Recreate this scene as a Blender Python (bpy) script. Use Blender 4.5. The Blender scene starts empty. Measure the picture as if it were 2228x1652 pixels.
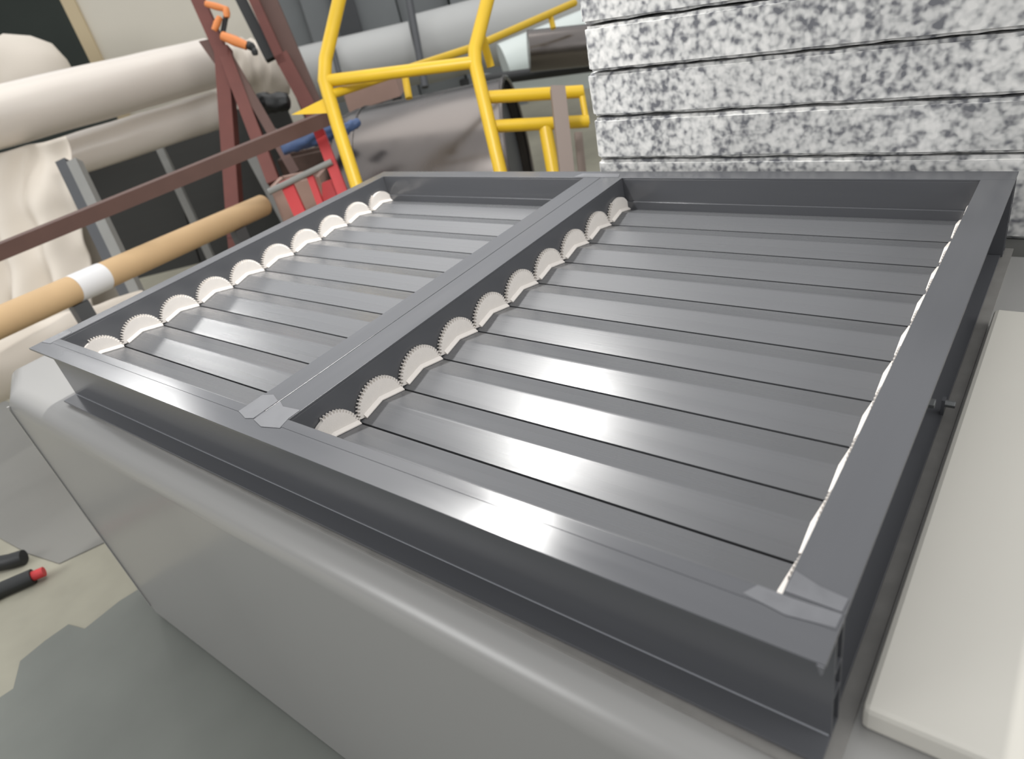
import bpy, bmesh, math, random
from mathutils import Vector, Matrix, noise

random.seed(7)
scene = bpy.context.scene
COL = scene.collection

# ------------------------------------------------------------------ camera
IMG_W, IMG_H, FPX = 2228.0, 1652.0, 1517.0
CAM = Vector((1.6874, -0.3469, 0.5007))
AX = Vector((0.7861, 0.5830, -0.2055)).normalized()      # picture right
AZ = Vector((-0.5925, 0.6157, -0.5195))                   # view direction
AZ = (AZ - AX * AZ.dot(AX)).normalized()
AY = AZ.cross(AX)                                         # picture down
cam_data = bpy.data.cameras.new('camera')
cam = bpy.data.objects.new('camera', cam_data)
COL.objects.link(cam)
m3 = Matrix((AX, -AY, -AZ)).transposed()
cam.matrix_world = Matrix.Translation(CAM) @ m3.to_4x4()
cam_data.sensor_fit = 'HORIZONTAL'
cam_data.sensor_width = 36.0
cam_data.lens = 36.0 * FPX / IMG_W
cam_data.clip_start = 0.02
cam_data.dof.use_dof = True
cam_data.dof.focus_distance = 1.12
cam_data.dof.aperture_fstop = 4.2
scene.camera = cam

# ------------------------------------------------------------------ world, lights, exposure
world = bpy.data.worlds.new('hall_light')
scene.world = world
world.use_nodes = True
wn = world.node_tree.nodes
wl = world.node_tree.links
w_tc = wn.new('ShaderNodeTexCoord')
w_sep = wn.new('ShaderNodeSeparateXYZ')
w_map = wn.new('ShaderNodeMapRange')
w_map.inputs['From Min'].default_value = -1.0
w_map.inputs['From Max'].default_value = 1.0
w_ramp = wn.new('ShaderNodeValToRGB')
wl.new(w_tc.outputs['Generated'], w_sep.inputs[0])
wl.new(w_sep.outputs['Z'], w_map.inputs['Value'])
wl.new(w_map.outputs[0], w_ramp.inputs['Fac'])
wl.new(w_ramp.outputs['Color'], wn['Background'].inputs['Color'])
w_el = w_ramp.color_ramp.elements
w_el[0].position, w_el[0].color = 0.0, (0.22, 0.22, 0.21, 1)
w_el[1].position, w_el[1].color = 1.0, (1.17, 1.17, 1.18, 1)
for w_p, w_c in ((0.5, 0.32), (0.58, 0.52), (0.66, 0.66), (0.80, 0.93)):      # dim hall walls, bright roof lights
    w_e = w_ramp.color_ramp.elements.new(w_p)
    w_e.color = (w_c, w_c * 1.01, w_c * 1.03, 1)
wn['Background'].inputs['Strength'].default_value = 1.0
scene.view_settings.view_transform = 'Standard'
scene.view_settings.look = 'None'
scene.view_settings.gamma = 1.0
scene.view_settings.exposure = 0.0


def area_light(name, loc, target, sx, sy, power, color=(1, 1, 1)):
    d = bpy.data.lights.new(name, 'AREA')
    d.shape = 'RECTANGLE'
    d.size, d.size_y = sx, sy
    d.energy = power
    d.color = color
    o = bpy.data.objects.new(name, d)
    COL.objects.link(o)
    o.location = loc
    dv = Vector(target) - Vector(loc)
    o.rotation_euler = dv.to_track_quat('-Z', 'Y').to_euler()
    return o


area_light('tube_lamp_light', (0.34, 0.76, 1.20), (0.34, 0.7601, 0.0), 0.06, 0.55, 31, (1.0, 0.985, 0.96))
area_light('bay_lamp_light', (-2.6, 0.85, 1.45), (0.4, 0.5, 0.0), 0.50, 0.22, 8, (1.0, 0.99, 0.97))
area_light('left_window_light', (-5.2, 2.2, 2.5), (0.4, 0.6, 0.0), 4.5, 1.5, 5, (0.98, 0.99, 1.0))
area_light('front_window_light', (-2.6, -4.2, 1.9), (0.5, 0.8, 0.0), 2.4, 1.4, 78, (1.0, 1.0, 1.0))
area_light('door_light', (3.3, -4.6, 0.5), (-0.6, 2.6, -0.1), 1.7, 1.0, 18, (1.0, 1.0, 1.0))
area_light('right_fill_light', (5.0, 0.9, 1.9), (0.8, 0.6, -0.1), 2.0, 1.2, 60, (1.0, 0.99, 0.97))  # unseen fill added to brighten the gear faces turned right
area_light('hall_lamp_light', (-2.2, 3.2, 3.4), (-2.2, 3.2, 0.0), 3.0, 3.0, 45, (1.0, 0.98, 0.95))

# ------------------------------------------------------------------ pixel -> place helpers


def at(u, v, d):
    """point of the hall seen at photo pixel (u, v), d metres deep along the view"""
    return CAM + AX * ((u - IMG_W / 2) / FPX * d) + AY * ((v - IMG_H / 2) / FPX * d) + AZ * d


def onz(u, v, z):
    r = AX * ((u - IMG_W / 2) / FPX) + AY * ((v - IMG_H / 2) / FPX) + AZ
    return CAM + r * ((z - CAM.z) / r.z)


# ------------------------------------------------------------------ materials


def lin(c):
    return tuple(((x / 255.0) / 12.92 if x / 255.0 <= 0.04045 else ((x / 255.0 + 0.055) / 1.055) ** 2.4) for x in c) + (1.0,)


def mat(name, rgb, rough=0.5, metal=0.0, vary=0.0, scale=(8, 8, 8), rough_vary=0.0, bump=0.0, bump_scale=(200, 200, 200), spec=0.5, detail=4, coat=0.0):
    m = bpy.data.materials.new(name)
    m.use_nodes = True
    nt = m.node_tree
    b = nt.nodes['Principled BSDF']
    base = lin(rgb)
    b.inputs['Base Color'].default_value = base
    b.inputs['Roughness'].default_value = rough
    b.inputs['Metallic'].default_value = metal
    b.inputs['Specular IOR Level'].default_value = spec
    b.inputs['Coat Weight'].default_value = coat
    tc = nt.nodes.new('ShaderNodeTexCoord')

    def tex(sc, det):
        mp = nt.nodes.new('ShaderNodeMapping')
        mp.inputs['Scale'].default_value = sc
        nt.links.new(tc.outputs['Object'], mp.inputs['Vector'])
        n = nt.nodes.new('ShaderNodeTexNoise')
        n.inputs['Scale'].default_value = 1.0
        n.inputs['Detail'].default_value = det
        nt.links.new(mp.outputs['Vector'], n.inputs['Vector'])
        return n
    if vary > 0 or rough_vary > 0:
        n = tex(scale, detail)
        if vary > 0:
            r = nt.nodes.new('ShaderNodeValToRGB')
            e = r.color_ramp.elements
            e[0].position, e[1].position = 0.15, 0.85
            e[0].color = tuple(x * (1 - vary) for x in base[:3]) + (1,)
            e[1].color = tuple(min(1, x * (1 + vary)) for x in base[:3]) + (1,)
            nt.links.new(n.outputs['Fac'], r.inputs['Fac'])
            nt.links.new(r.outputs['Color'], b.inputs['Base Color'])
        if rough_vary > 0:
            mr = nt.nodes.new('ShaderNodeMapRange')
            mr.inputs['From Min'].default_value = 0.3
            mr.inputs['From Max'].default_value = 0.7
            mr.inputs['To Min'].default_value = max(0.03, rough - rough_vary)
            mr.inputs['To Max'].default_value = min(1, rough + rough_vary)
            nt.links.new(n.outputs['Fac'], mr.inputs['Value'])
            nt.links.new(mr.outputs['Result'], b.inputs['Roughness'])
    if bump > 0:
        n2 = tex(bump_scale, 3)
        bp = nt.nodes.new('ShaderNodeBump')
        bp.inputs['Strength'].default_value = bump
        bp.inputs['Distance'].default_value = 0.002
        nt.links.new(n2.outputs['Fac'], bp.inputs['Height'])
        nt.links.new(bp.outputs['Normal'], b.inputs['Normal'])
    return m


def foam_mat(name, seed):
    m = bpy.data.materials.new(name)
    m.use_nodes = True
    nt = m.node_tree
    b = nt.nodes['Principled BSDF']
    b.inputs['Roughness'].default_value = 0.95
    b.inputs['Specular IOR Level'].default_value = 0.1
    tc = nt.nodes.new('ShaderNodeTexCoord')
    mp = nt.nodes.new('ShaderNodeMapping')
    mp.inputs['Location'].default_value = (seed * 3.1, seed * 1.7, seed * 2.3)
    nt.links.new(tc.outputs['Object'], mp.inputs['Vector'])
    a = nt.nodes.new('ShaderNodeTexNoise')
    a.inputs['Scale'].default_value = 62
    a.inputs['Detail'].default_value = 1.2
    a.inputs['Distortion'].default_value = 0.15
    c = nt.nodes.new('ShaderNodeTexNoise')
    c.inputs['Scale'].default_value = 9
    c.inputs['Detail'].default_value = 1
    nt.links.new(mp.outputs['Vector'], a.inputs['Vector'])
    nt.links.new(mp.outputs['Vector'], c.inputs['Vector'])
    ad = nt.nodes.new('ShaderNodeMath')
    ad.operation = 'MULTIPLY_ADD'
    ad.inputs[1].default_value = 0.35
    nt.links.new(c.outputs['Fac'], ad.inputs[0])
    nt.links.new(a.outputs['Fac'], ad.inputs[2])
    r = nt.nodes.new('ShaderNodeValToRGB')
    e = r.color_ramp.elements
    e[0].position, e[0].color = 0.46, lin((108, 109, 113))
    e[1].position, e[1].color = 0.70, lin((190, 190, 188))
    x = r.color_ramp.elements.new(0.88)
    x.color = lin((212, 211, 208))
    nt.links.new(ad.outputs[0], r.inputs['Fac'])
    nt.links.new(r.outputs['Color'], b.inputs['Base Color'])
    return m


M = {}
M['pvc'] = mat('grey_plastic_rail', (80, 81, 84), 0.19, vary=0.04, scale=(4, 40, 40), rough_vary=0.04)
M['pvc_y'] = mat('grey_plastic_side_rail', (80, 81, 84), 0.22, vary=0.04, scale=(40, 4, 40), rough_vary=0.04)
M['blade'] = mat('grey_plastic_blade', (91, 92, 94), 0.27, vary=0.03, scale=(2, 60, 60), rough_vary=0.03, bump=0.02, bump_scale=(5, 420, 420))
M['weld'] = mat('sanded_grey_plastic', (99, 100, 103), 0.45, vary=0.12, scale=(60, 60, 60), rough_vary=0.1)
M['bead'] = mat('pale_weld_bead', (150, 152, 156), 0.35)
M['dark_plastic'] = mat('dark_grey_plastic', (74, 75, 76), 0.5, vary=0.1)
M['gear'] = mat('white_moulded_plastic', (226, 220, 213), 0.5, vary=0.03, scale=(90, 90, 90), bump=0.1, bump_scale=(500, 500, 500))
M['steel_bolt'] = mat('dull_steel_bolt', (120, 122, 122), 0.4, metal=0.6)
M['sheet'] = mat('scuffed_grey_sheet', (128, 126, 122), 0.5, vary=0.18, scale=(30, 30, 30))
M['tank'] = mat('pale_grey_tank_plastic', (146, 145, 142), 0.27)
M['white_board'] = mat('off_white_board', (192, 189, 180), 0.6, vary=0.02)
M['floor'] = mat('pale_concrete', (150, 147, 132), 0.8, vary=0.12, scale=(7, 7, 7))
M['coating'] = mat('grey_green_floor_paint', (108, 111, 105), 0.6, vary=0.1, scale=(5, 5, 5))
M['wall'] = mat('dark_hall_wall', (52, 58, 54), 0.9, vary=0.15, scale=(1.5, 1.5, 1.5))
M['cloth'] = mat('cream_cloth', (214, 205, 192), 0.6, vary=0.04, scale=(3, 3, 3), bump=0.2, bump_scale=(14, 14, 14))
M['film'] = mat('cream_wrapped_film', (216, 208, 198), 0.28, vary=0.03, scale=(2, 2, 2), bump=0.06, bump_scale=(6, 6, 6))
M['cream_panel'] = mat('cream_panel', (208, 203, 190), 0.6, vary=0.03, scale=(2, 2, 2))
M['tan'] = mat('tan_edge', (196, 180, 148), 0.7)
M['card'] = mat('brown_cardboard', (190, 160, 120), 0.75, vary=0.08, scale=(6, 6, 6))
M['tape'] = mat('white_tape', (214, 214, 214), 0.5)
M['oxide'] = mat('red_brown_primer', (104, 56, 48), 0.6, vary=0.12, scale=(12, 12, 12))
M['oxide2'] = mat('brown_primer', (88, 63, 55), 0.6, vary=0.12, scale=(12, 12, 12))
M['yellow'] = mat('yellow_paint', (208, 171, 34), 0.4, vary=0.06, scale=(9, 9, 9))
M['galv'] = mat('galvanised_post', (132, 132, 128), 0.5, vary=0.08)
M['shade_panel'] = mat('dark_shade_panel', (42, 42, 39), 0.8, vary=0.1, scale=(2, 2, 60))
M['metal'] = mat('bare_sheet_metal', (112, 107, 104), 0.26, metal=1.0, vary=0.08, scale=(6, 2, 2), rough_vary=0.05)
M['grey_sheet'] = mat('grey_plastic_sheet', (122, 126, 128), 0.5, vary=0.08, scale=(3, 3, 3))
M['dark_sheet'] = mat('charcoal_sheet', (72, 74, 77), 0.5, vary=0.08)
M['light_duct'] = mat('light_grey_plastic_pipe', (172, 173, 171), 0.45, vary=0.04, scale=(2, 2, 2))
M['white_duct'] = mat('white_plastic_pipe', (204, 212, 208), 0.4, vary=0.03)
M['taupe'] = mat('taupe_painted_post', (124, 111, 103), 0.6)
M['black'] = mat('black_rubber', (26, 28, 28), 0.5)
M['orange'] = mat('orange_clamp_plastic', (222, 136, 74), 0.5)
M['red'] = mat('red_paint', (184, 50, 52), 0.5, vary=0.08)
M['blue'] = mat('blue_tarpaulin', (70, 92, 132), 0.55, vary=0.2, scale=(20, 20, 20))
M['rust'] = mat('rusty_scrap_steel', (84, 66, 58), 0.8, vary=0.35, scale=(14, 14, 14))
M['pinkcard'] = mat('pinkish_card', (168, 140, 128), 0.8, vary=0.08)
M['beige'] = mat('grey_beige_board', (160, 153, 142), 0.7, vary=0.05, scale=(4, 4, 4))
M['floor_sheet'] = mat('worn_grey_sheet', (118, 117, 112), 0.6, vary=0.06, scale=(3, 3, 3))
M['hole_shade'] = mat('dark_hole_shade', (70, 72, 72), 0.7)
FOAM = [foam_mat('speckled_foam_%s' % w, i) for i, w in enumerate(('base', 'low', 'mid', 'high', 'top'))]

# ------------------------------------------------------------------ mesh helpers
WLOC = {}


class MB:
    def __init__(self):
        self.v, self.f = [], []

    def add(self, vs, fs):
        o = len(self.v)
        self.v += [Vector(p) for p in vs]
        self.f += [[i + o for i in f] for f in fs]
        return self

    def box(self, a, b):
        (x0, y0, z0), (x1, y1, z1) = a, b
        vs = [(x0, y0, z0), (x1, y0, z0), (x1, y1, z0), (x0, y1, z0), (x0, y0, z1), (x1, y0, z1), (x1, y1, z1), (x0, y1, z1)]
        return self.add(vs, [[3, 2, 1, 0], [4, 5, 6, 7], [0, 1, 5, 4], [1, 2, 6, 5], [2, 3, 7, 6], [3, 0, 4, 7]])

    def obox(self, c, ux, uy, uz):
        """box about centre c with half-axis vectors"""
        c = Vector(c)
        vs = [c + ux * i + uy * j + uz * k for k in (-1, 1) for (i, j) in ((-1, -1), (1, -1), (1, 1), (-1, 1))]
        return self.add(vs, [[3, 2, 1, 0], [4, 5, 6, 7], [0, 1, 5, 4], [1, 2, 6, 5], [2, 3, 7, 6], [3, 0, 4, 7]])

    def prism(self, poly, vec):
        vec = Vector(vec)
        n = len(poly)
        vs = [Vector(p) for p in poly] + [Vector(p) + vec for p in poly]
        fs = [list(range(n))[::-1], list(range(n, 2 * n))]
        fs += [[i, (i + 1) % n, (i + 1) % n + n, i + n] for i in range(n)]
        return self.add(vs, fs)

    def tube(self, pts, rad, seg=14, cap=True, start=None):
        """round bar along a polyline; rad is a number or one per point"""
        pts = [Vector(p) for p in pts]
        n = len(pts)
        rads = rad if isinstance(rad, (list, tuple)) else [rad] * n
        t0 = (pts[1] - pts[0]).normalized()
        up = Vector((0, 0, 1)) if abs(t0.z) < 0.9 else Vector((1, 0, 0))
        side = t0.cross(up).normalized()
        rings = []
        for i in range(n):
            a = (pts[i] - pts[i - 1]).normalized() if i else t0
            b = (pts[i + 1] - pts[i]).normalized() if i < n - 1 else a
            t = (a + b).normalized()
            side = (side - t * side.dot(t)).normalized()
            w = t.cross(side)
            k = 1.0 / max(0.6, t.dot(b))
            rings.append([pts[i] + (side * math.cos(2 * math.pi * j / seg) + w * math.sin(2 * math.pi * j / seg)) * rads[i] * k for j in range(seg)])
        vs = [p for r in rings for p in r]
        fs = []
        for i in range(n - 1):
            for j in range(seg):
                fs.append([i * seg + j, i * seg + (j + 1) % seg, (i + 1) * seg + (j + 1) % seg, (i + 1) * seg + j])
        if cap:
            fs.append(list(range(seg))[::-1])
            fs.append([(n - 1) * seg + j for j in range(seg)])
        return self.add(vs, fs)

    def build(self, name, material, parent=None, origin=None, smooth=False, bevel=0.0, sub=0):
        if origin is None:
            if parent is None:
                lo = [min(p[i] for p in self.v) for i in range(3)]
                hi = [max(p[i] for p in self.v) for i in range(3)]
                origin = Vector(((lo[0] + hi[0]) / 2, (lo[1] + hi[1]) / 2, lo[2]))
            else:
                origin = WLOC[parent.name]
        origin = Vector(origin)
        me = bpy.data.meshes.new(name)
        me.from_pydata([tuple(p - origin) for p in self.v], [], self.f)
        bm = bmesh.new()
        bm.from_mesh(me)
        bmesh.ops.recalc_face_normals(bm, faces=bm.faces[:])
        bm.to_mesh(me)
        bm.free()
        me.materials.append(material)
        if smooth:
            for p in me.polygons:
                p.use_smooth = True
        o = bpy.data.objects.new(name, me)
        COL.objects.link(o)
        if parent is not None:
            o.parent = parent
            o.location = origin - WLOC[parent.name]
        else:
            o.location = origin
        WLOC[o.name] = origin.copy()
        if smooth:
            es = o.modifiers.new('edges', 'EDGE_SPLIT')
            es.split_angle = math.radians(38)
        if bevel:
            bv = o.modifiers.new('bevel', 'BEVEL')
            bv.width = bevel
            bv.segments = 2
            bv.limit_method = 'ANGLE'
        if sub:
            sb = o.modifiers.new('sub', 'SUBSURF')
            sb.levels = sb.render_levels = sub
        return o


def tag(o, label=None, cat=None, group=None, kind=None):
    if label:
        o['label'] = label
    if cat:
        o['category'] = cat
    if group:
        o['group'] = group
    if kind:
        o['kind'] = kind
    return o


def empty(name, loc, label, cat, group=None):
    o = bpy.data.objects.new(name, None)
    COL.objects.link(o)
    o.location = loc
    o.empty_display_size = 0.1
    WLOC[o.name] = Vector(loc)
    return tag(o, label, cat, group)


# ================================================================== the setting
FZ = -0.96            # floor
TOP = -0.147          # top of the tank the damper lies on
RH = Vector((AX.x, AX.y, 0)).normalized()          # level direction across the picture
FH = Vector((-RH.y, RH.x, 0))                      # level direction into the picture
UP = Vector((0, 0, 1))

fl = MB().box((-9, -3, FZ - 0.1), (6, 11, FZ)).build('floor', M['floor'])
tag(fl, 'pale concrete hall floor', 'floor', kind='structure')
edge_px = [(0, 1520), (30, 1500), (45, 1440), (100, 1395), (150, 1360), (185, 1370), (260, 1310), (300, 1285)]
poly = [onz(u, v, FZ) for u, v in edge_px]
poly = [poly[0] + Vector((-0.5, -0.5, 0))] + poly + [Vector((0.6, 0.5, FZ)), Vector((4, 0.5, FZ)), Vector((4, -2.8, FZ)), Vector((-1.0, -2.8, FZ))]
tag(MB().prism(poly, (0, 0, 0.003)).build('floor_coating', M['coating']), 'worn grey green floor paint with a ragged edge', 'floor paint', kind='structure')
spx = [(-80, 850), (20, 876), (140, 1050), (232, 1180), (130, 1228), (60, 1205), (0, 1172), (-80, 1130)]
tag(MB().prism([onz(u, v, FZ) for u, v in spx], (0, 0, 0.004)).build('floor_sheet', M['floor_sheet']), 'large grey beige sheet lying on the floor left of the tank', 'sheet')
wc = CAM + FH * 9.0
wc.z = 0.47
tag(MB().obox(wc, RH * 8, FH * 0.1, UP * 1.43).build('wall_back', M['wall']), 'dark green grey hall wall', 'wall', kind='structure')

# ================================================================== grey tank that carries the damper
tank = empty('plastic_tank', (0.8, 0.6, FZ), 'large pale grey plastic tank with rounded top edge, carrying the grey louvre damper', 'tank')
plan = [(-0.25, -0.055), (2.9, -0.055), (2.9, 1.092), (-0.40, 1.092), (-0.42, 0.01)]
n = len(plan)


def inset(poly2, d):
    out = []
    k = len(poly2)
    for i in range(k):
        p0, p1, p2 = Vector(poly2[i - 1]), Vector(poly2[i]), Vector(poly2[(i + 1) % k])
        a, b = (p1 - p0).normalized(), (p2 - p1).normalized()
        na, nb = Vector((-a.y, a.x)), Vector((-b.y, b.x))
        bis = (na + nb).normalized()
        out.append(p1 + bis * (d / max(0.3, bis.dot(na))))
    return out


rings = []
RR = 0.046
rings.append([(p[0], p[1], -0.93) for p in plan])
for k in range(0, 9):
    a = math.pi / 2 * k / 8
    rings.append([(p[0], p[1], TOP - RR + RR * math.sin(a)) for p in inset(plan, RR * (1 - math.cos(a)))])
mb = MB()
vs = [p for r in rings for p in r]
fs = []
for i in range(len(rings) - 1):
    for j in range(n):
        fs.append([i * n + j, i * n + (j + 1) % n, (i + 1) * n + (j + 1) % n, (i + 1) * n + j])
fs.append([(len(rings) - 1) * n + j for j in range(n)])
fs.append(list(range(n))[::-1])
mb.add(vs, fs)
mb.build('shell', M['tank'], tank, smooth=True)
ft = MB()
ft.box((-0.05, -0.03, FZ), (2.85, 1.05, -0.93))
tag(ft.build('skid', M['black'], tank), 'dark skid under the tank')
MB().box((-0.254, -0.058, -0.90), (-0.246, -0.053, TOP - 0.03)).build('corner_seam', M['tank'], tank)

# thin scuffed sheet under the damper
tag(MB().prism([(0.012, 0.004, TOP), (1.612, -0.010, TOP), (1.612, 1.08, TOP), (0.012, 1.08, TOP)], (0, 0, 0.0045)).build('backing_sheet', M['sheet']),
    'thin scuffed grey sheet lying between damper and tank', 'sheet')

# white board beside the damper
wb = MB()
wb.prism([(1.617, 0.054, TOP), (2.5, 0.054, TOP), (2.5, 0.80, TOP), (1.617, 0.80, TOP)], (0, 0, 0.032))
tag(wb.build('foam_board', M['white_board'], bevel=0.006), 'thick off-white board lying flat beside the right flange of the damper', 'board')

# ================================================================== louvre damper
W, D = 1.6, 1.0781
FF, FBK = 0.0509, 1.0364
XL, XR = 0.0404, 1.5503
D1, DS, D2 = 0.7500, 0.7960, 0.8539
BZ = -0.1405
ZV, ZR = -0.0771, -0.0661
PITCH, Y0 = 0.0988, 0.1535 - 0.0988
dmp = empty('louvre_damper', (0.8, 0.54, BZ), 'wide grey plastic louvre damper with two bays of closed blades and white gear segments', 'damper')
T = 0.004


def rail_x(name, y_out, y_in, sgn):
    """rail along X; flange from y_out to y_in, hollow wall on the inner side"""
    m = MB()
    lo, hi = sorted((y_out, y_in))
    m.box((0, lo, -T), (W, hi, 0))
    m.box((0, lo, BZ), (W, hi, BZ + T))
    w0, w1 = sorted((y_in, y_in - sgn * 0.0025))
    m.box((0, w0, BZ + T), (W, w1, -T))
    w2 = y_in - sgn * 0.0225
    w2, w3 = sorted((w2, w2 + sgn * 0.0025))
    m.box((0, w2, BZ + T), (W, w3, -T))
    a, b = min(w1, w3), max(w0, w2)
    if sgn > 0:
        m.box((0.002, hi - 0.017, 0), (W - 0.002, hi - 0.0005, 0.0005))
    for z in (-0.052, -0.086):
        m.box((0, a, z), (W, b, z + 0.0022))
    return m.build(name, M['pvc'], dmp, bevel=0.0007)


def rail_y(name, x_out, x_in, foot=None, wall=0.0225, foot_out=None):
    """rail along Y between the front and back rail"""
    m = MB()
    s = 1 if x_in > x_out else -1
    y0, y1 = FF + 0.0002, FBK - 0.0002
    lo, hi = sorted((x_out, x_in))
    m.box((lo, y0, -T), (hi, y1, 0))
    lo2, hi2 = sorted((x_out if foot_out is None else foot_out, x_in))
    m.box((lo2, y0, BZ), (hi2, y1, BZ + T))
    a, b = sorted((x_in, x_in - s * 0.0025))
    m.box((a, y0, BZ + T), (b, y1, -T))
    c = x_in - s * wall
    c, d = sorted((c, c + s * 0.0025))
    m.box((c, y0, BZ + T), (d, y1, -T))
    return m.build(name, M['pvc_y'], dmp, bevel=0.0007)


rail_x('front_rail', 0.0, FF, 1)
rail_x('back_rail', D, FBK, -1)
rail_y('side_rail', 0.0, XL)
rail_y('side_rail', W, XR, foot_out=1.597)
rail_y('divider_rail', DS - 0.0006, D1, wall=0.0440)
rail_y('divider_rail', DS + 0.0006, D2, wall=0.0550)

# weld beads and sanded weld zones
MB().box((0.002, 0.0271, BZ + T), (W - 0.002, 0.0284, BZ + T + 0.0008)).build('weld_bead', M['bead'], dmp)
MB().box((0.003, 0.0002, -0.0008), (0.06, 0.0008, 0.0003)).build('weld_bead', M['weld'], dmp)


def patch(pts, h=0.0009):
    return MB().prism([(x, y, 0.0) for x, y in pts], (0, 0, h)).build('sanded_weld', M['weld'], dmp)


patch([(0.003, 0.026), (0.0395, 0.030), (0.0395, 0.074), (0.030, 0.080), (0.004, 0.072)])
patch([(D1 + 0.001, 0.034), (D1 + 0.03, 0.026), (DS - 0.002, 0.031), (DS - 0.002, 0.077), (D1 + 0.02, 0.086), (D1 + 0.001, 0.079)])
patch([(DS + 0.002, 0.029), (DS + 0.03, 0.022), (D2 + 0.006, 0.031), (D2 - 0.001, 0.052), (D2 - 0.001, 0.074), (DS + 0.02, 0.070), (DS + 0.002, 0.078)])
patch([(1.522, 0.037), (1.56, 0.031), (1.597, 0.036), (1.598, 0.051), (1.56, 0.0495), (1.53, 0.0505)])
patch([(1.5515, 0.054), (1.597, 0.053), (1.598, 0.068), (1.575, 0.071), (1.552, 0.079)])
patch([(D1 - 0.03, 1.037), (D2 - 0.01, 1.037), (D2 - 0.02, 1.060), (D1 - 0.02, 1.062)])
MB().prism([(1.594, 0.0005, -0.001), (1.5995, 0.0005, -0.001), (1.5985, 0.0005, -0.010), (1.5970, 0.0005, -0.012)], (0, -0.0022, 0)).build('plastic_drip', M['weld'], dmp)

# ledge strip along the back wall of each bay
for x0, x1 in ((XL, D1), (D2, XR)):
    MB().box((x0 + 0.001, FBK - 0.0042, ZV - 0.008), (x1 - 0.001, FBK - 0.0002, -0.0555)).build('ledge_strip', M['pvc'], dmp, bevel=0.0008)
    MB().box((x0 + 0.001, FF + 0.0002, ZV - 0.012), (x1 - 0.001, FF + 0.0030, -0.0700)).build('ledge_strip', M['pvc'], dmp, bevel=0.0008)

# bolts of the blade axles on the right side wall, and one by the lower flange


def hexbolt(c, axis, r, ln):
    axis = Vector(axis).normalized()
    s = axis.orthogonal().normalized()
    w = axis.cross(s)
    m = MB()
    m.prism([Vector(c) + (s * math.cos(k * math.pi / 3) + w * math.sin(k * math.pi / 3)) * r for k in range(6)], axis * ln)
    return m


hexbolt((1.5735, 0.497, -0.097), (1, 0, 0), 0.0065, 0.017).build('axle_bolt', M['steel_bolt'], dmp, bevel=0.0006)
hexbolt((1.597, 0.535, -0.120), (1, 0, 0), 0.005, 0.012).build('axle_bolt', M['steel_bolt'], dmp, bevel=0.0006)
MB().box((1.5935, 0.530, -0.1365), (1.5975, 0.540, -0.113)).build('bolt_lug', M['pvc'], dmp)

# --- blades and gears
half = PITCH / 2
gap = 0.0019


def chev(y):
    return (ZR - ZV) * (1 - abs(y) / half)


def blade_mesh(length):
    m = MB()
    yy = [-half + gap, -0.0022, 0, 0.0022, half - gap]
    top = [(y, chev(y) if abs(y) > 0.003 else chev(0.0022) + (0.00025 if y == 0 else 0)) for y in yy]
    poly = [(0, y, z) for y, z in top] + [(0, y, z - 0.0035) for y, z in top[::-1]]
    m.prism(poly, (length, 0, 0))
    return m


R_O, R_R, NT = 0.0510, 0.0461, 51
ZC = -0.002


def gear_mesh(kind, side):
    """gear segment standing on the blade end; x runs from the wall into the bay"""
    t0, t1 = 0.0012, 0.0080
    lip = 0.0140
    if side < 0:
        t0, t1, lip = 0.0040, 0.0100, 0.0225
    arc = []
    step = 2 * math.pi / NT
    a_lo, a_hi = math.radians(3), math.radians(172)
    k = 0
    lo_t, hi_t = a_lo, a_hi
    if kind == 'first':
        hi_t = math.radians(100)
    if kind == 'last':
        lo_t = math.radians(118)
    if lo_t > a_lo:
        q = 16
        arc += [(R_R, a_lo + (lo_t - a_lo) * i / q) for i in range(q)]
    i0 = math.ceil(lo_t / step)
    i1 = math.floor(hi_t / step)
    for i in range(i0, i1 + 1):
        c = i * step
        for da, rr in ((-0.50, R_R), (-0.30, R_R + 0.0006), (-0.13, R_O), (0.13, R_O), (0.30, R_R + 0.0006)):
            a = c + da * step
            if a_lo <= a <= math.pi - 0.02:
                arc.append((rr, a))
    if hi_t < a_hi:
        q = 20
        arc += [(R_R, hi_t + (a_hi - hi_t) * (i + 1) / q) for i in range(q)]
    pts = [(r * math.cos(a), ZC + r * math.sin(a)) for r, a in arc]
    pts = [(y, z) for y, z in pts if z > chev(y) + 0.0012]
    b = 0.0006
    bottom = [(-0.0385, chev(0.0385) + b), (0, chev(0) + b), (0.0472, chev(0.0472) + b)]
    poly = pts + bottom
    m = MB()
    s = side
    m.prism([(s * t0, y, z) for y, z in poly], (s * (t1 - t0), 0, 0))
    # lip along the foot of the gear
    path = [(-0.0385, chev(0.0385)), (0, chev(0)), (0.0478, chev(0.0478))]
    for (ya, za), (yb, zb) in zip(path, path[1:]):
        sec = lambda y, z: [(s * (t1 - 0.001), y, z + b), (s * lip, y, z + b), (s * lip, y, z + 0.0024), (s * (t1 - 0.001), y, z + 0.0072)]
        A, B = sec(ya, za), sec(yb, zb)
        m.add(A + B, [[0, 1, 2, 3], [7, 6, 5, 4], [0, 4, 5, 1], [1, 5, 6, 2], [2, 6, 7, 3], [3, 7, 4, 0]])
    return m


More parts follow.
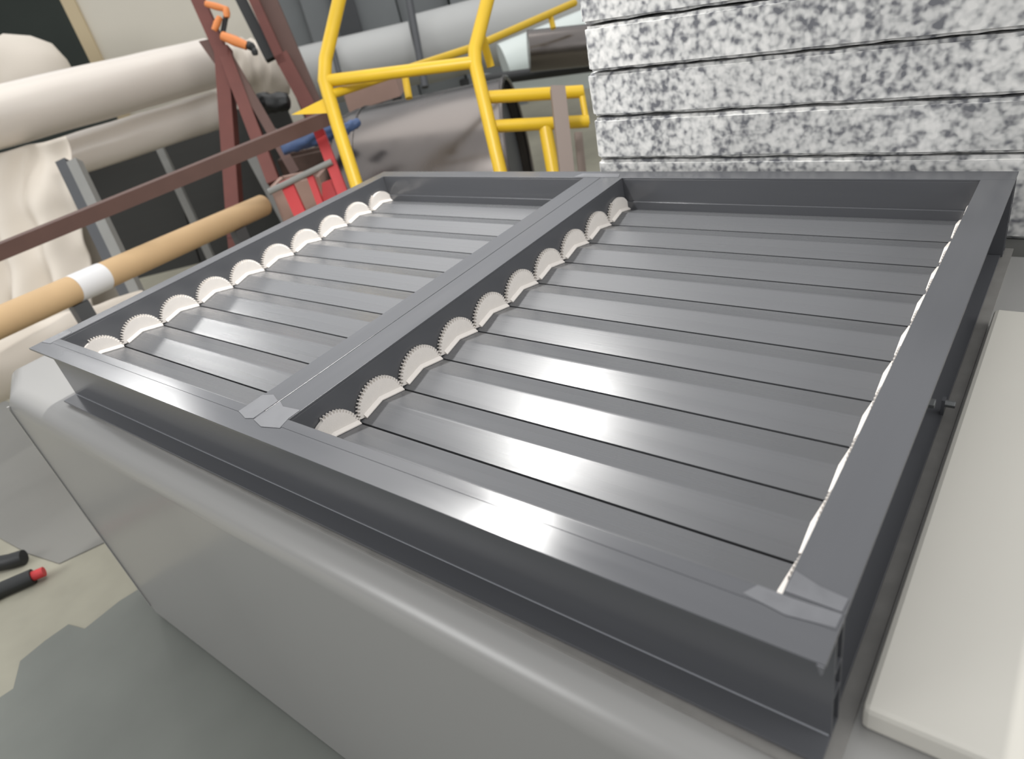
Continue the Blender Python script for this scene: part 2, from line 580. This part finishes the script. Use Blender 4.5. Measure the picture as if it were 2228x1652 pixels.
GM = {}
for kind in ('first', 'full', 'last'):
    for s in (1, -1):
        tmp = gear_mesh(kind, s).build('gear', M['gear'], None, origin=(0, 0, 0))
        GM[(kind, s)] = tmp.data
        bpy.data.objects.remove(tmp)
for bay, (x0, x1) in enumerate(((XL, D1), (D2, XR))):
    ln = x1 - x0 - 0.002
    proto = blade_mesh(ln).build('blade', M['blade'], None, origin=(0, 0, 0))
    bm_ = proto.data
    bpy.data.objects.remove(proto)
    for i in range(10):
        yc = Y0 + PITCH * (i + 0.5)
        o = bpy.data.objects.new('blade', bm_)
        COL.objects.link(o)
        o.parent = dmp
        o.location = Vector((x0 + 0.001, yc, ZV)) - WLOC[dmp.name]
        kind = 'first' if i == 0 else ('last' if i == 9 else 'full')
        for s in (1, -1):
            g = bpy.data.objects.new('gear', GM[(kind, s)])
            COL.objects.link(g)
            g.parent = o
            g.location = (-0.001 if s > 0 else ln + 0.001, 0, 0)

# ================================================================== stack of speckled foam slabs behind the damper
levels = [TOP, 0.0118, 0.112, 0.2135, 0.3126, 0.415]
tag(MB().box((0.76, 1.13, FZ), (2.35, 1.79, TOP)).build('platform', M['galv']), 'grey platform carrying the foam slabs', 'platform', kind='structure')
names = ('speckled grey foam slab at the bottom of the stack, thin strip showing above damper',
         'speckled grey foam slab, second from the bottom of the stack behind the damper',
         'speckled grey foam slab in the middle of the stack behind the damper',
         'speckled grey foam slab, second from the top of the stack behind the damper',
         'speckled grey foam slab on top of the stack behind the damper')
xls = [0.735, 0.738, 0.737, 0.747, 0.742]
for i in range(5):
    z0, z1 = levels[i], levels[i + 1]
    x0, x1, y0, y1 = xls[i], 2.35, 1.125 + random.uniform(0, 0.004), 1.80
    nx, nz = 120, 8
    bm = bmesh.new()
    bmesh.ops.create_cube(bm, size=1.0)
    for v in bm.verts:
        v.co = Vector(((x1 - x0) * v.co.x, (y1 - y0) * v.co.y, (z1 - z0 - 0.003) * v.co.z))
    bmesh.ops.bevel(bm, geom=bm.edges[:], offset=0.007, segments=2, affect='EDGES')
    long_e = [e for e in bm.edges if abs(e.verts[0].co.x - e.verts[1].co.x) > 1.0]
    bmesh.ops.subdivide_edges(bm, edges=long_e, cuts=90, use_grid_fill=True)
    for v in bm.verts:
        q = Vector((v.co.x * 9 + i * 7.7, v.co.y * 9, v.co.z * 16))
        if v.co.y < 0:
            v.co.y += noise.noise(q) * 0.004
        if abs(v.co.z) > (z1 - z0) / 2 - 0.004:
            v.co.z -= math.copysign(abs(noise.noise(q * 1.7)) * 0.0045, v.co.z)
    me = bpy.data.meshes.new('foam_slab')
    bm.to_mesh(me)
    bm.free()
    me.materials.append(FOAM[i])
    o = bpy.data.objects.new('foam_slab', me)
    COL.objects.link(o)
    o.location = ((x0 + x1) / 2, (y0 + y1) / 2, (z0 + z1) / 2)
    WLOC[o.name] = o.location.copy()
    tag(o, names[i], 'foam slab', 'foam slabs in the stack')

# ================================================================== yellow tubular stand
SD = 2.9


def pxr(px, d):
    return px / 2.0 / FPX * d


def foot(p):
    return Vector((p.x, p.y, FZ))


stand = empty('tubular_stand', foot(at(930, 400, SD + 0.4)), 'yellow welded tubular stand with bent uprights', 'stand')
r1 = pxr(29, SD)
pL = [at(752, -60, SD), at(738, 0, SD), at(708, 130, SD), at(706, 175, SD), at(735, 275, SD), at(775, 400, SD)]
d = (pL[-1] - pL[-2]).normalized()
pL.append(pL[-1] + d * ((FZ - pL[-1].z) / d.z))
MB().tube(pL, r1).build('upright', M['yellow'], stand, smooth=True)
SR = 2.85
pR = [at(1078, -60, SR), at(1062, -5, SR), at(1033, 108, SR), at(1034, 140, SR), at(1060, 250, SR), at(1095, 400, SR)]
d = (pR[-1] - pR[-2]).normalized()
pR.append(pR[-1] + d * ((FZ - pR[-1].z) / d.z))
MB().tube(pR, r1).build('upright', M['yellow'], stand, smooth=True)
MB().tube([at(712, 176, SD), at(1032, 136, SR)], pxr(26, SD)).build('crossbar', M['yellow'], stand, smooth=True)
MB().tube([at(722, 205, SD), at(1030, 103, 3.4), at(1250, 6, 4.0)], [pxr(20, SD), pxr(16, 3.4), pxr(15, 4.0)]).build('side_rail', M['yellow'], stand, smooth=True)
MB().tube([at(1040, 60, SR + 0.05), at(1052, 90, SR + 0.1), at(1068, 145, SR + 0.15)], pxr(18, SR)).build('brace', M['yellow'], stand, smooth=True)
MB().tube([at(1196, 28, 3.85), at(1204, 62, 3.85)], pxr(12, 3.85)).build('stub', M['yellow'], stand, smooth=True)
MB().tube([at(880, 160, 3.15), at(890, 214, 3.15)], pxr(17, 2.95)).build('stub', M['yellow'], stand, smooth=True)
br = MB()
a, b, c = at(634, 250, SD + 0.02), at(722, 246, SD), at(722, 206, SD)
br.prism([a, b, c, at(690, 222, SD + 0.01)], FH * 0.012)
br.build('gusset', M['yellow'], stand)
low = [(1040, 213, 1268, 199, SR + 0.02), (1058, 276, 1280, 264, SR + 0.02)]
for (u0, v0, u1, v1, dd) in low:
    MB().tube([at(u0, v0, dd), at(u1, v1, dd + 0.02)], pxr(27, dd)).build('crossbar', M['yellow'], stand, smooth=True)
p0, p1 = at(1186, 275, SR + 0.04), at(1206, 385, SR + 0.04)
d = (p1 - p0).normalized()
MB().tube([p0, p1, p1 + d * ((FZ - p1.z) / d.z)], pxr(30, SR)).build('leg', M['yellow'], stand, smooth=True)
MB().tube([at(1264, 195, SR + 0.04), at(1277, 270, SR + 0.04)], pxr(14, SR)).build('brace', M['yellow'], stand, smooth=True)

# taupe post in front of it
p0, p1 = at(1213, 192, 2.74), at(1234, 385, 2.74)
d = (p1 - p0).normalized()
p1 = p1 + d * ((FZ - p1.z) / d.z)
w = pxr(31, 2.74)
tag(MB().obox((p0 + p1) / 2, AX * w, AX.cross(d).normalized() * w, d * ((p1 - p0).length / 2)).build('steel_post', M['taupe']),
    'square taupe steel post in front of the yellow stand', 'post')
p0, p1 = at(1258, 290, 3.1), at(1268, 390, 3.1)
d = (p1 - p0).normalized()
p1 = p1 + d * ((FZ - p1.z) / d.z)
w = pxr(16, 3.1)
tag(MB().obox((p0 + p1) / 2, AX * w, AX.cross(d).normalized() * w, d * ((p1 - p0).length / 2)).build('steel_post', M['taupe']),
    'thin dark post between the yellow stand and the foam slabs', 'post')

# ================================================================== rolled metal drum behind the stand
dr = empty('metal_drum', foot(at(990, 420, 3.4)), 'big lying drum of bare sheet metal behind the yellow stand', 'drum')
RD = 0.565
c1 = at(1140, 400, 3.95)
ax = Vector((-1, -0.62, 0)).normalized()
c0 = c1 + ax * 0.93
mb = MB()
seg = 64
vs, fs = [], []
s = ax.cross(UP).normalized()
secs = [(c1, RD), (c1 + ax * 0.02, RD), (c0 - ax * 0.10, RD), (c0 - ax * 0.02, RD * 0.97), (c0, RD * 0.9), (c0, RD * 0.84)]
for c, rr in secs + [(c1 + ax * 0.02, RD - 0.012), (c1, RD - 0.012)][:0]:
    for j in range(seg):
        a = 2 * math.pi * j / seg
        vs.append(c + (s * math.cos(a) + UP * math.sin(a)) * rr)
for i in range(len(secs) - 1):
    for j in range(seg):
        fs.append([i * seg + j, i * seg + (j + 1) % seg, (i + 1) * seg + (j + 1) % seg, (i + 1) * seg + j])
fs.append([(len(secs) - 1) * seg + j for j in range(seg)])
mb.add(vs, fs)
mb.build('drum_shell', M['metal'], dr, smooth=True)
rim = MB()
rim.tube([c1 + (s * math.cos(2 * math.pi * j / 48) + UP * math.sin(2 * math.pi * j / 48)) * RD for j in range(49)], 0.012, 8, cap=False)
rim.build('rim', M['metal'], dr, smooth=True)
tag(MB().tube([c1 + ax * 0.06, c1 + ax * 0.065], RD - 0.012, 48).build('inside', M['dark_sheet'], dr), 'dark disc painted as the shade inside the drum')  # charcoal disc stands in for the shade within the hollow drum
rib = MB()
cc = c0 - ax * 0.14
rib.tube([cc + (s * math.cos(2 * math.pi * j / 48) + UP * math.sin(2 * math.pi * j / 48)) * (RD + 0.001) for j in range(49)], 0.006, 8, cap=False)
rib.build('bead_ring', M['metal'], dr, smooth=True)
for sx in (0.15, 0.62):
    q = c1 + ax * sx
    m = MB()
    m.box((q.x - 0.05, q.y - 0.3, FZ), (q.x + 0.05, q.y + 0.3, q.z - RD * 0.86))
    m.build('cradle', M['rust'], dr)

# ================================================================== grey pipes and sheets behind


def bar(name, m, u0, v0, d0, u1, v1, d1, px0, label, cat, px1=None, group=None, seg=28, parent=None):
    px1 = px1 or px0 * d0 / d1
    o = MB().tube([at(u0, v0, d0), at(u1, v1, d1)], [pxr(px0, d0), pxr(px1, d1)], seg).build(name, m, parent, smooth=True)
    if parent is None:
        tag(o, label, cat, group)
    return o


bar('plastic_pipe', M['light_duct'], 560, 195, 6.0, 905, 115, 6.0, 125, 'light grey plastic pipe lying left of the dark joint behind the yellow stand', 'pipe', group='grey pipes behind the stand', seg=40)
bar('plastic_pipe', M['light_duct'], 912, 110, 6.0, 1260, 20, 6.0, 140, 'light grey plastic pipe lying right of the dark joint behind the yellow stand', 'pipe', group='grey pipes behind the stand', seg=40)
bar('white_pipe', M['white_duct'], 1100, 150, 5.2, 1420, 20, 5.2, 105, 'white plastic pipe lying behind the yellow stand beside foam slabs', 'pipe', seg=40)
bar('steel_pipe', M['metal'], 1150, 112, 4.25, 1420, 84, 4.25, 84, 'short dark steel pipe lying beside the foam slabs', 'pipe', seg=40)
bar('dark_gap_bar', M['black'], 1030, 178, 4.65, 1300, 142, 4.65, 24, 'black bar standing in for the dark gap above the white rail', 'pipe')  # black bar added as the shaded gap over the white beam
o = MB().obox((at(1050, 186, 4.9) + at(1300, 165, 4.9)) / 2, (at(1300, 165, 4.9) - at(1050, 186, 4.9)) / 2, FH * 0.1, UP * 0.06).build('white_rail', M['white_duct'])
tag(o, 'white plastic beam behind the crossbars of the yellow stand', 'beam')
bar('dark_strut', M['dark_sheet'], 885, -30, 5.6, 925, 190, 5.6, 16, 'thin dark strut standing before the grey pipes', 'strut', seg=12)
bar('dark_strut', M['dark_sheet'], 712, 60, 5.7, 738, 160, 5.7, 12, 'thin dark strut partly behind the left yellow upright', 'strut', seg=12)


prk = empty('pipe_rack', foot(at(900, 115, 6.0)), 'low dark steel rack carrying the grey pipes behind the stand', 'rack')
for u, v, dd, px in ((640, 176, 6.0, 125), (840, 130, 6.0, 125), (990, 90, 6.0, 140), (1180, 41, 6.0, 140)):
    q = at(u, v, dd)
    q1 = q.z - pxr(px, dd) * 1.12
    MB().box((q.x - 0.03, q.y - 0.03, FZ), (q.x + 0.03, q.y + 0.03, q1)).build('rack_post', M['dark_sheet'], prk)


def sheet(u0, u1, v_bot, d, m, label, lean=0.0, name='plastic_sheet', group='sheets leaning at the back wall'):
    a = at(u0, v_bot + (u0 - u1) * 0.0, d)
    b = at(u1, v_bot - (u1 - u0) * 0.26, d)
    a.z = b.z = (a.z + b.z) / 2
    h = 1.5
    mid = (a + b) / 2
    half_w = (b - a) / 2
    o = MB().obox(mid + UP * (h / 2 - 0.9) + UP * 0.15, half_w, FH * 0.015, UP * (h / 2 + 0.75)).build(name, m)
    return tag(o, label, 'sheet', group)


sheet(560, 690, 150, 7.2, M['grey_sheet'], 'mid grey plastic sheet standing left of the left yellow upright')
sheet(692, 752, 120, 7.1, M['grey_sheet'], 'narrow grey plastic sheet behind the left yellow upright')
sheet(752, 798, 110, 7.0, M['dark_sheet'], 'charcoal plastic sheet right of the left yellow upright')
sheet(800, 880, 100, 7.1, M['grey_sheet'], 'grey plastic sheet left of the thin dark strut')
sheet(884, 985, 80, 7.2, M['grey_sheet'], 'grey plastic sheet right of the thin dark strut')
sheet(990, 1110, 50, 7.0, M['grey_sheet'], 'grey plastic sheet behind the right yellow upright')
sheet(1112, 1300, 40, 7.3, M['grey_sheet'], 'wide grey plastic sheet beside the foam slabs at the top')

# ================================================================== left side: cloth rolls on a rack
back = MB()
back.obox(at(320, 20, 5.2) + UP * 0.15, RH * 0.66, FH * 0.02, UP * 0.45)
pnl = empty('cream_panel', foot(at(320, 20, 5.2)), 'large cream panel with tan edge standing behind the cloth rolls', 'panel')
a, b = at(152, 0, 5.2), at(570, 0, 5.2)
wv = (b - a)
wv.z = 0
mid = a + wv / 2
m = MB().obox(Vector((mid.x, mid.y, 0.10)), wv / 2, FH * 0.015, UP * 0.9)
m.build('board', M['cream_panel'], pnl)
MB().obox(Vector((a.x, a.y, 0.10)) - FH * 0.02, wv.normalized() * 0.05, FH * 0.02, UP * 0.9).build('edge_post', M['tan'], pnl)
MB().obox(Vector((mid.x, mid.y, -0.88)), wv / 2, FH * 0.1, UP * 0.08).build('plinth', M['tan'], pnl)


def roll(u0, v0, d0, u1, v1, d1, px0, px1, m, name, label, seed=1.0, wob=0.02, cat='roll', group=None, nose=0.0, segs=26):
    p0, p1 = at(u0, v0, d0), at(u1, v1, d1)
    r0, r1_ = pxr(px0, d0), pxr(px1, d1)
    axv = (p1 - p0).normalized()
    sd = axv.cross(UP).normalized()
    w_ = sd.cross(axv)
    K = 44
    vs, fs = [], []
    ts = [i / (segs - 1) for i in range(segs)]
    rings_ = [(t, 1.0) for t in ts]
    if nose:
        L = (p1 - p0).length
        rings_ += [(1 + nose * 0.5 / L, 0.92), (1 + nose * 0.85 / L, 0.7), (1 + nose / L, 0.35)]
    for t, k in rings_:
        c = p0 + (p1 - p0) * t
        rr = (r0 + (r1_ - r0) * min(1, t)) * k
        for j in range(K):
            a = 2 * math.pi * j / K
            q = Vector((t * 6 + seed, math.cos(a) * 1.6, math.sin(a) * 1.6))
            vs.append(c + (sd * math.cos(a) + w_ * math.sin(a)) * rr * (1 + wob * noise.noise(q)))
    R_ = len(rings_)
    for i in range(R_ - 1):
        for j in range(K):
            fs.append([i * K + j, i * K + (j + 1) % K, (i + 1) * K + (j + 1) % K, (i + 1) * K + j])
    fs.append(list(range(K))[::-1])
    fs.append([(R_ - 1) * K + j for j in range(K)])
    o = MB().add(vs, fs).build(name, m, None, smooth=True)
    return tag(o, label, cat, group)


roll(-150, 292, 3.4, 462, 137, 4.35, 132, 98, M['film'], 'cloth_roll', 'large cream cloth roll, uppermost, with a bright highlight along its top', 1.0, 0.02, group='cream cloth rolls on the rack')
roll(20, 382, 3.85, 492, 233, 4.55, 84, 76, M['film'], 'cloth_roll', 'cream cloth roll right below the uppermost roll, above dark panels', 5.0, 0.05, group='cream cloth rolls on the rack')
roll(-200, 230, 4.5, 60, 180, 4.7, 200, 190, M['cloth'], 'cloth_roll', 'thick cream cloth bundle at the top left before the dark wall', 9.0, 0.12, group='cream cloth rolls on the rack', nose=0.28)
roll(500, 150, 4.72, 590, 150, 4.8, 110, 130, M['cloth'], 'cloth_roll', 'loose cream cloth end hanging between the red brown uprights', 13.0, 0.25, group='cream cloth rolls on the rack', nose=0.12)
roll(-100, 830, 2.7, 330, 680, 3.15, 150, 95, M['cloth'], 'cloth_roll', 'low cream cloth bundle below the cardboard tube', 17.0, 0.16, group='cream cloth rolls on the rack')

# draped cloth hanging below the rolls


def drape(u0, u1, vt, vb, d, name, label, seed, amp=0.05):
    nx, nz = 50, 40
    vs, fs = [], []
    for j in range(nz + 1):
        for i in range(nx + 1):
            s_, t_ = i / nx, j / nz
            p = at(u0 + (u1 - u0) * s_ + t_ * 60, vt + (vb - vt) * t_ - (u1 - u0) * s_ * 0.25, d)
            f = math.sin(s_ * 19 + seed + 2.2 * noise.noise(Vector((s_ * 3, t_ * 2, seed)))) * amp * (0.4 + 0.6 * t_)
            f += noise.noise(Vector((s_ * 5 + seed, t_ * 5, 0))) * amp
            vs.append(p + FH * f)
    for j in range(nz):
        for i in range(nx):
            a = j * (nx + 1) + i
            fs.append([a, a + 1, a + nx + 2, a + nx + 1])
    o = MB().add(vs, fs).build(name, M['cloth'], None, smooth=True)
    sm = o.modifiers.new('thick', 'SOLIDIFY')
    sm.thickness = 0.006
    return tag(o, label, 'cloth')


drape(-120, 140, 362, 760, 3.62, 'draped_cloth', 'creased cream cloth hanging in folds below the rolls at left', 2.0, 0.06)

# plain grey-beige board behind the rail, its hole's darkness painted as a disc
bd = empty('beige_board', foot(at(190, 620, 3.78)), 'plain grey beige board with one hole painted as a dark spot, left of the dark panels', 'board')
pb = [at(105, 510, 3.78), at(215, 470, 3.78), at(345, 700, 3.78), at(270, 790, 3.78), at(200, 800, 3.78)]
MB().prism(pb, FH * 0.02).build('face_board', M['beige'], bd)
c = at(134, 523, 3.777)
MB().tube([c, c - FH * 0.006], 0.016, 14).build('spot', M['hole_shade'], bd)

# dark panels standing in for the shaded interior between grey posts
dp = [((150, 375), (350, 298), (455, 640), (320, 720)), ((353, 297), (610, 205), (720, 480), (459, 638))]
lab = ('dark panel standing in for shade between the two-tone post and the thin grey post', 'dark panel standing in for shade between the thin grey post and the red brown trestle')
for q, l in zip(dp, lab):
    o = MB().prism([at(u, v, 5.05) for u, v in q], FH * 0.03).build('shade_screen', M['shade_panel'])
    tag(o, l, 'panel', 'dark panels behind the rail')


def post(u0, v0, u1, v1, d, px, m, name, label, to_floor=True, cat='post', depth=None, group=None):
    p0, p1 = at(u0, v0, d), at(u1, v1, d)
    dd = (p1 - p0).normalized()
    if to_floor:
        p1 = p1 + dd * ((FZ - p1.z) / dd.z)
    w_ = pxr(px, d)
    sx = AX - dd * AX.dot(dd)
    sx.normalize()
    o = MB().obox((p0 + p1) / 2, sx * w_, sx.cross(dd) * (depth or w_), dd * ((p1 - p0).length / 2)).build(name, m)
    return tag(o, label, cat, group)


pp = empty('steel_rack_post', foot(at(170, 400, 3.5)), 'two-tone grey steel rack post standing left of the dark panels', 'post')
for du, m, nm in ((0, M['dark_sheet'], 'dark_face'), (24, M['galv'], 'light_face')):
    p0, p1 = at(138 + du, 352, 3.5), at(262 + du, 610, 3.5)
    dd = (p1 - p0).normalized()
    p1 = p1 + dd * ((FZ - p1.z) / dd.z)
    sx = (AX - dd * AX.dot(dd)).normalized()
    MB().obox((p0 + p1) / 2, sx * pxr(22, 3.5), sx.cross(dd) * 0.03, dd * ((p1 - p0).length / 2)).build(nm, m, pp)
post(338, 300, 440, 520, 4.62, 15, M['galv'], 'thin_post', 'thin grey steel post standing before the dark panels')
post(545, 335, 612, 460, 4.5, 20, M['galv'], 'thin_post', 'grey steel post just right of the red brown trestle foot')
post(597, 285, 640, 385, 4.75, 15, M['galv'], 'thin_post', 'short grey steel post by the blue tarpaulin')

# red-brown trestle
tr = empty('steel_trestle', foot(at(520, 450, 3.85)), 'red brown steel trestle with forked legs, left of the yellow stand', 'trestle')


def trbar(u0, v0, u1, v1, px, nm, m=M['oxide'], d=3.85, fl_=False, d1=None):
    p0, p1 = at(u0, v0, d), at(u1, v1, d1 or d)
    dd = (p1 - p0).normalized()
    if fl_:
        p1 = p1 + dd * ((FZ - p1.z) / dd.z)
    sx = (AX - dd * AX.dot(dd)).normalized()
    w_ = pxr(px, d)
    return MB().obox((p0 + p1) / 2, sx * w_, sx.cross(dd) * w_, dd * ((p1 - p0).length / 2)).build(nm, m, tr)


trbar(405, -60, 492, 135, 26, 'upright')
trbar(486, 105, 515, 520, 30, 'leg', fl_=False)
trbar(490, 115, 598, 400, 26, 'leg', d1=3.75)
trbar(495, 120, 645, 380, 20, 'leg', M['oxide2'], d1=3.75)
MB().prism([at(432, 90, 3.83), at(470, 82, 3.83), at(500, 120, 3.83), at(496, 140, 3.83), at(466, 138, 3.83)], FH * 0.02).build('bracket_plate', M['oxide2'], tr)
trbar(512, 500, 524, 620, 28, 'leg', fl_=True)

# second upright, leaning, with the shadow on its left added as a black strip
up2 = empty('leaning_upright', foot(at(620, 300, 3.6)), 'brown leaning steel upright with a black strip as its shadow, between cloth and grey sheets', 'upright')
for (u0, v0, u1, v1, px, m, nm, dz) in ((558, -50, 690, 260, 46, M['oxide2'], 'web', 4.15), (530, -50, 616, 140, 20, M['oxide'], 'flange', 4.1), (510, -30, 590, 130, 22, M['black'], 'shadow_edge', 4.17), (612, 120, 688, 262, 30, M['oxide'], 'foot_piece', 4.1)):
    p0, p1 = at(u0, v0, dz), at(u1, v1, dz)
    dd = (p1 - p0).normalized()
    sx = (AX - dd * AX.dot(dd)).normalized()
    MB().obox((p0 + p1) / 2, sx * pxr(px, dz), sx.cross(dd) * 0.02, dd * ((p1 - p0).length / 2)).build('shade_strip' if nm == 'shadow_edge' else nm, m, up2)

# brown rail in front of the dark panels
p0, p1 = at(-60, 572, 2.75), at(728, 250, 3.2)
dd = (p1 - p0).normalized()
sx = dd.cross(UP).normalized()
wz = pxr(30, 3.0)
tag(MB().obox((p0 + p1) / 2, dd * ((p1 - p0).length / 2), sx * 0.03, sx.cross(dd) * wz).build('steel_rail', M['oxide2']), 'long brown steel rail crossing above the cardboard tube', 'rail')

# cardboard tube with white tape
tb = empty('cardboard_tube', foot(at(300, 570, 2.9)), 'long brown cardboard tube with a white tape band', 'tube')
q0, q1 = at(-60, 728, 2.35), at(572, 447, 3.6)
rt = 0.0535
m = MB().tube([q0, q1], rt, 36)
m.build('tube_body', M['card'], tb, smooth=True)
axv = (q1 - q0)


def tpar(u):
    lo, hi = 0.0, 1.0
    for _ in range(40):
        mid_ = (lo + hi) / 2
        p = q0 + axv * mid_ - CAM
        uu = IMG_W / 2 + FPX * p.dot(AX) / p.dot(AZ)
        if uu < u:
            lo = mid_
        else:
            hi = mid_
    return lo


MB().tube([q0 + axv * tpar(158), q0 + axv * tpar(224)], rt + 0.0015, 36).build('tape_band', M['tape'], tb, smooth=True)
tag(MB().tube([q1 - axv.normalized() * 0.001, q1 + axv.normalized() * 0.001], rt * 0.8, 24).build('bore', M['rust'], tb), 'dark disc painting the shaded open end of the tube')  # dark disc on the closed end paints the shade of the bore
for t in (0.25, 0.85):
    p = q0 + axv * t
    w_ = 0.03
    MB().box((p.x - w_, p.y - w_, FZ), (p.x + w_, p.y + w_, p.z - rt * 0.95)).build('prop', M['dark_plastic'], tb)

# orange trigger clamps hanging on the trestle


def clamp(pts_handle, bar0, bar1, d, label):
    e = empty('trigger_clamp', at(bar1[0], bar1[1], d), label, 'clamp', 'orange clamps on the trestle')
    p0, p1 = at(*bar0, d), at(*bar1, d)
    dd = (p1 - p0).normalized()
    sx = (AX - dd * AX.dot(dd)).normalized()
    MB().obox((p0 + p1) / 2, sx * 0.012, sx.cross(dd) * 0.006, dd * ((p1 - p0).length / 2)).build('bar', M['black'], e)
    k = 0
    for (u0, v0, u1, v1, px, m, nm) in pts_handle:
        MB().tube([at(u0, v0, d - 0.015), at((u0 + u1) / 2, (v0 + v1) / 2, d - 0.02), at(u1, v1, d - 0.015)], [pxr(px * 0.85, d), pxr(px, d), pxr(px * 0.8, d)], 10).build(nm, m, e, smooth=True)
    return e


clamp([(448, 8, 492, 20, 15, M['orange'], 'handle'), (492, 18, 494, 38, 15, M['orange'], 'jaw'), (478, 38, 466, 66, 15, M['orange'], 'trigger')], (492, 34), (484, 76), 3.78,
      'orange clamp with black bar, upper one on the trestle')
clamp([(484, 78, 538, 100, 22, M['orange'], 'handle'), (540, 96, 552, 106, 18, M['black'], 'jaw'), (552, 106, 556, 120, 14, M['black'], 'pad')], (482, 74), (545, 104), 3.76,
      'orange clamp with black jaw, lower one on the trestle')

# black bag, blue tarpaulin, rusty scrap and red frame between trestle and drum
roll(565, 228, 4.0, 612, 222, 4.0, 44, 40, M['black'], 'black_bag', 'small black bag lying below the loose cream cloth', 21.0, 0.3, cat='bag', nose=0.05, segs=8)
roll(610, 318, 3.45, 712, 283, 3.5, 44, 40, M['blue'], 'rolled_tarpaulin', 'rolled blue tarpaulin left of the left yellow upright', 25.0, 0.3, cat='tarpaulin', nose=0.04, segs=12)
roll(742, 286, 3.4, 772, 270, 3.42, 24, 20, M['blue'], 'rolled_tarpaulin', 'small piece of blue tarpaulin right of the left yellow upright', 29.0, 0.3, cat='tarpaulin', nose=0.03, segs=10)


def lump(u, v, d, su, sv, m, name, label, cat, seed, to_floor=True):
    bm = bmesh.new()
    bmesh.ops.create_icosphere(bm, subdivisions=4, radius=1.0)
    ru, rv = pxr(su, d), pxr(sv, d)
    c = at(u, v, d)
    for vt in bm.verts:
        p = vt.co.copy()
        k = 1 + 0.35 * noise.noise(p * 1.4 + Vector((seed, 0, 0))) + 0.16 * noise.noise(p * 4 + Vector((seed, 3, 0)))
        vt.co = (RH * (p.x * ru) + FH * (p.y * min(ru, rv)) + UP * (p.z * rv)) * k
    me = bpy.data.meshes.new(name)
    bm.to_mesh(me)
    bm.free()
    me.materials.append(m)
    o = bpy.data.objects.new(name, me)
    COL.objects.link(o)
    o.location = c
    WLOC[o.name] = c
    return tag(o, label, cat)


def crate(u, v, d, hw, hd, top_v, m, name, label, cat, slats=True):
    """open slatted bin standing on the floor; top edge seen at pixel row top_v"""
    t_ = at(u, top_v, d)
    e = empty(name, Vector((t_.x, t_.y, FZ)), label, cat)
    h = t_.z - FZ
    for sgn in (-1, 1):
        c = Vector((t_.x, t_.y, FZ + h / 2)) + FH * hd * sgn
        MB().obox(c, RH * hw, FH * 0.012, UP * (h / 2)).build('side_wall', m, e)
        c = Vector((t_.x, t_.y, FZ + h / 2)) + RH * hw * sgn
        MB().obox(c, RH * 0.012, FH * hd, UP * (h / 2)).build('end_wall', m, e)
    MB().obox(Vector((t_.x, t_.y, FZ + h * 0.75)), RH * hw * 0.97, FH * hd * 0.97, UP * 0.02).build('scrap_bed', M['rust'], e)
    return e


crate(880, 300, 5.1, 0.50, 0.25, 255, M['black'], 'scrap_shade_bin', 'black bin with rusty scrap, added to darken the space behind the left yellow upright', 'bin')  # black block added to darken the space under the yellow frame
crate(668, 340, 4.06, 0.15, 0.07, 330, M['rust'], 'scrap_shade_bin', 'rusty steel bin behind the blue tarpaulin', 'bin')
o = MB().obox(at(815, 200, 4.6), (at(870, 180, 4.6) - at(760, 215, 4.6)) / 2, FH * 0.1, UP * 0.06).build('card_box', M['pinkcard'])
tag(o, 'pinkish card box lying under the yellow crossbar', 'box')
rf = empty('red_frame', foot(at(690, 420, 3.25)), 'red steel frame with splayed legs before the drum, left of the yellow upright', 'frame')
for (u0, v0, u1, v1, px) in ((694, 285, 750, 430, 22), (622, 395, 660, 480, 26), (676, 385, 700, 450, 14)):
    p0, p1 = at(u0, v0, 3.25), at(u1, v1, 3.25)
    dd = (p1 - p0).normalized()
    p1 = p1 + dd * ((FZ - p1.z) / dd.z)
    sx = (AX - dd * AX.dot(dd)).normalized()
    MB().obox((p0 + p1) / 2, sx * pxr(px, 3.25), sx.cross(dd) * 0.02, dd * ((p1 - p0).length / 2)).build('leg', M['red'], rf)
MB().tube([at(585, 418, 3.22), at(722, 352, 3.22)], pxr(14, 3.2), 12).build('top_bar', M['galv'], rf, smooth=True)
MB().prism([at(700, 400, 3.3), at(738, 385, 3.3), at(752, 440, 3.3), at(702, 450, 3.3)], FH * 0.02).build('red_plate', M['red'], rf)
crate(650, 420, 3.6, 0.12, 0.09, 385, M['pinkcard'], 'cardboard_box', 'small open cardboard box behind the red frame legs', 'box')

# black hoses on the floor at lower left
for (pts, px, m, l) in (([(-80, 1240), (20, 1222), (52, 1212)], 34, M['black'], 'upper black hose lying on the pale floor at lower left'),
                        ([(-80, 1330), (0, 1285), (72, 1254)], 34, M['black'], 'lower black hose with red tip on the pale floor')):
    e = MB()
    P = []
    for u, v in pts:
        g = onz(u, v, FZ + 0.026)
        P.append(g)
    o = empty('rubber_hose', Vector((P[1].x, P[1].y, FZ)), l, 'hose', 'black hoses on the floor')
    MB().tube(P, 0.026, 14).build('hose_body', m, o, smooth=True)
    if 'red' in l:
        dd = (P[-1] - P[-2]).normalized()
        MB().tube([P[-1], P[-1] + dd * 0.035], 0.017, 12).build('red_tip', M['red'], o, smooth=True)
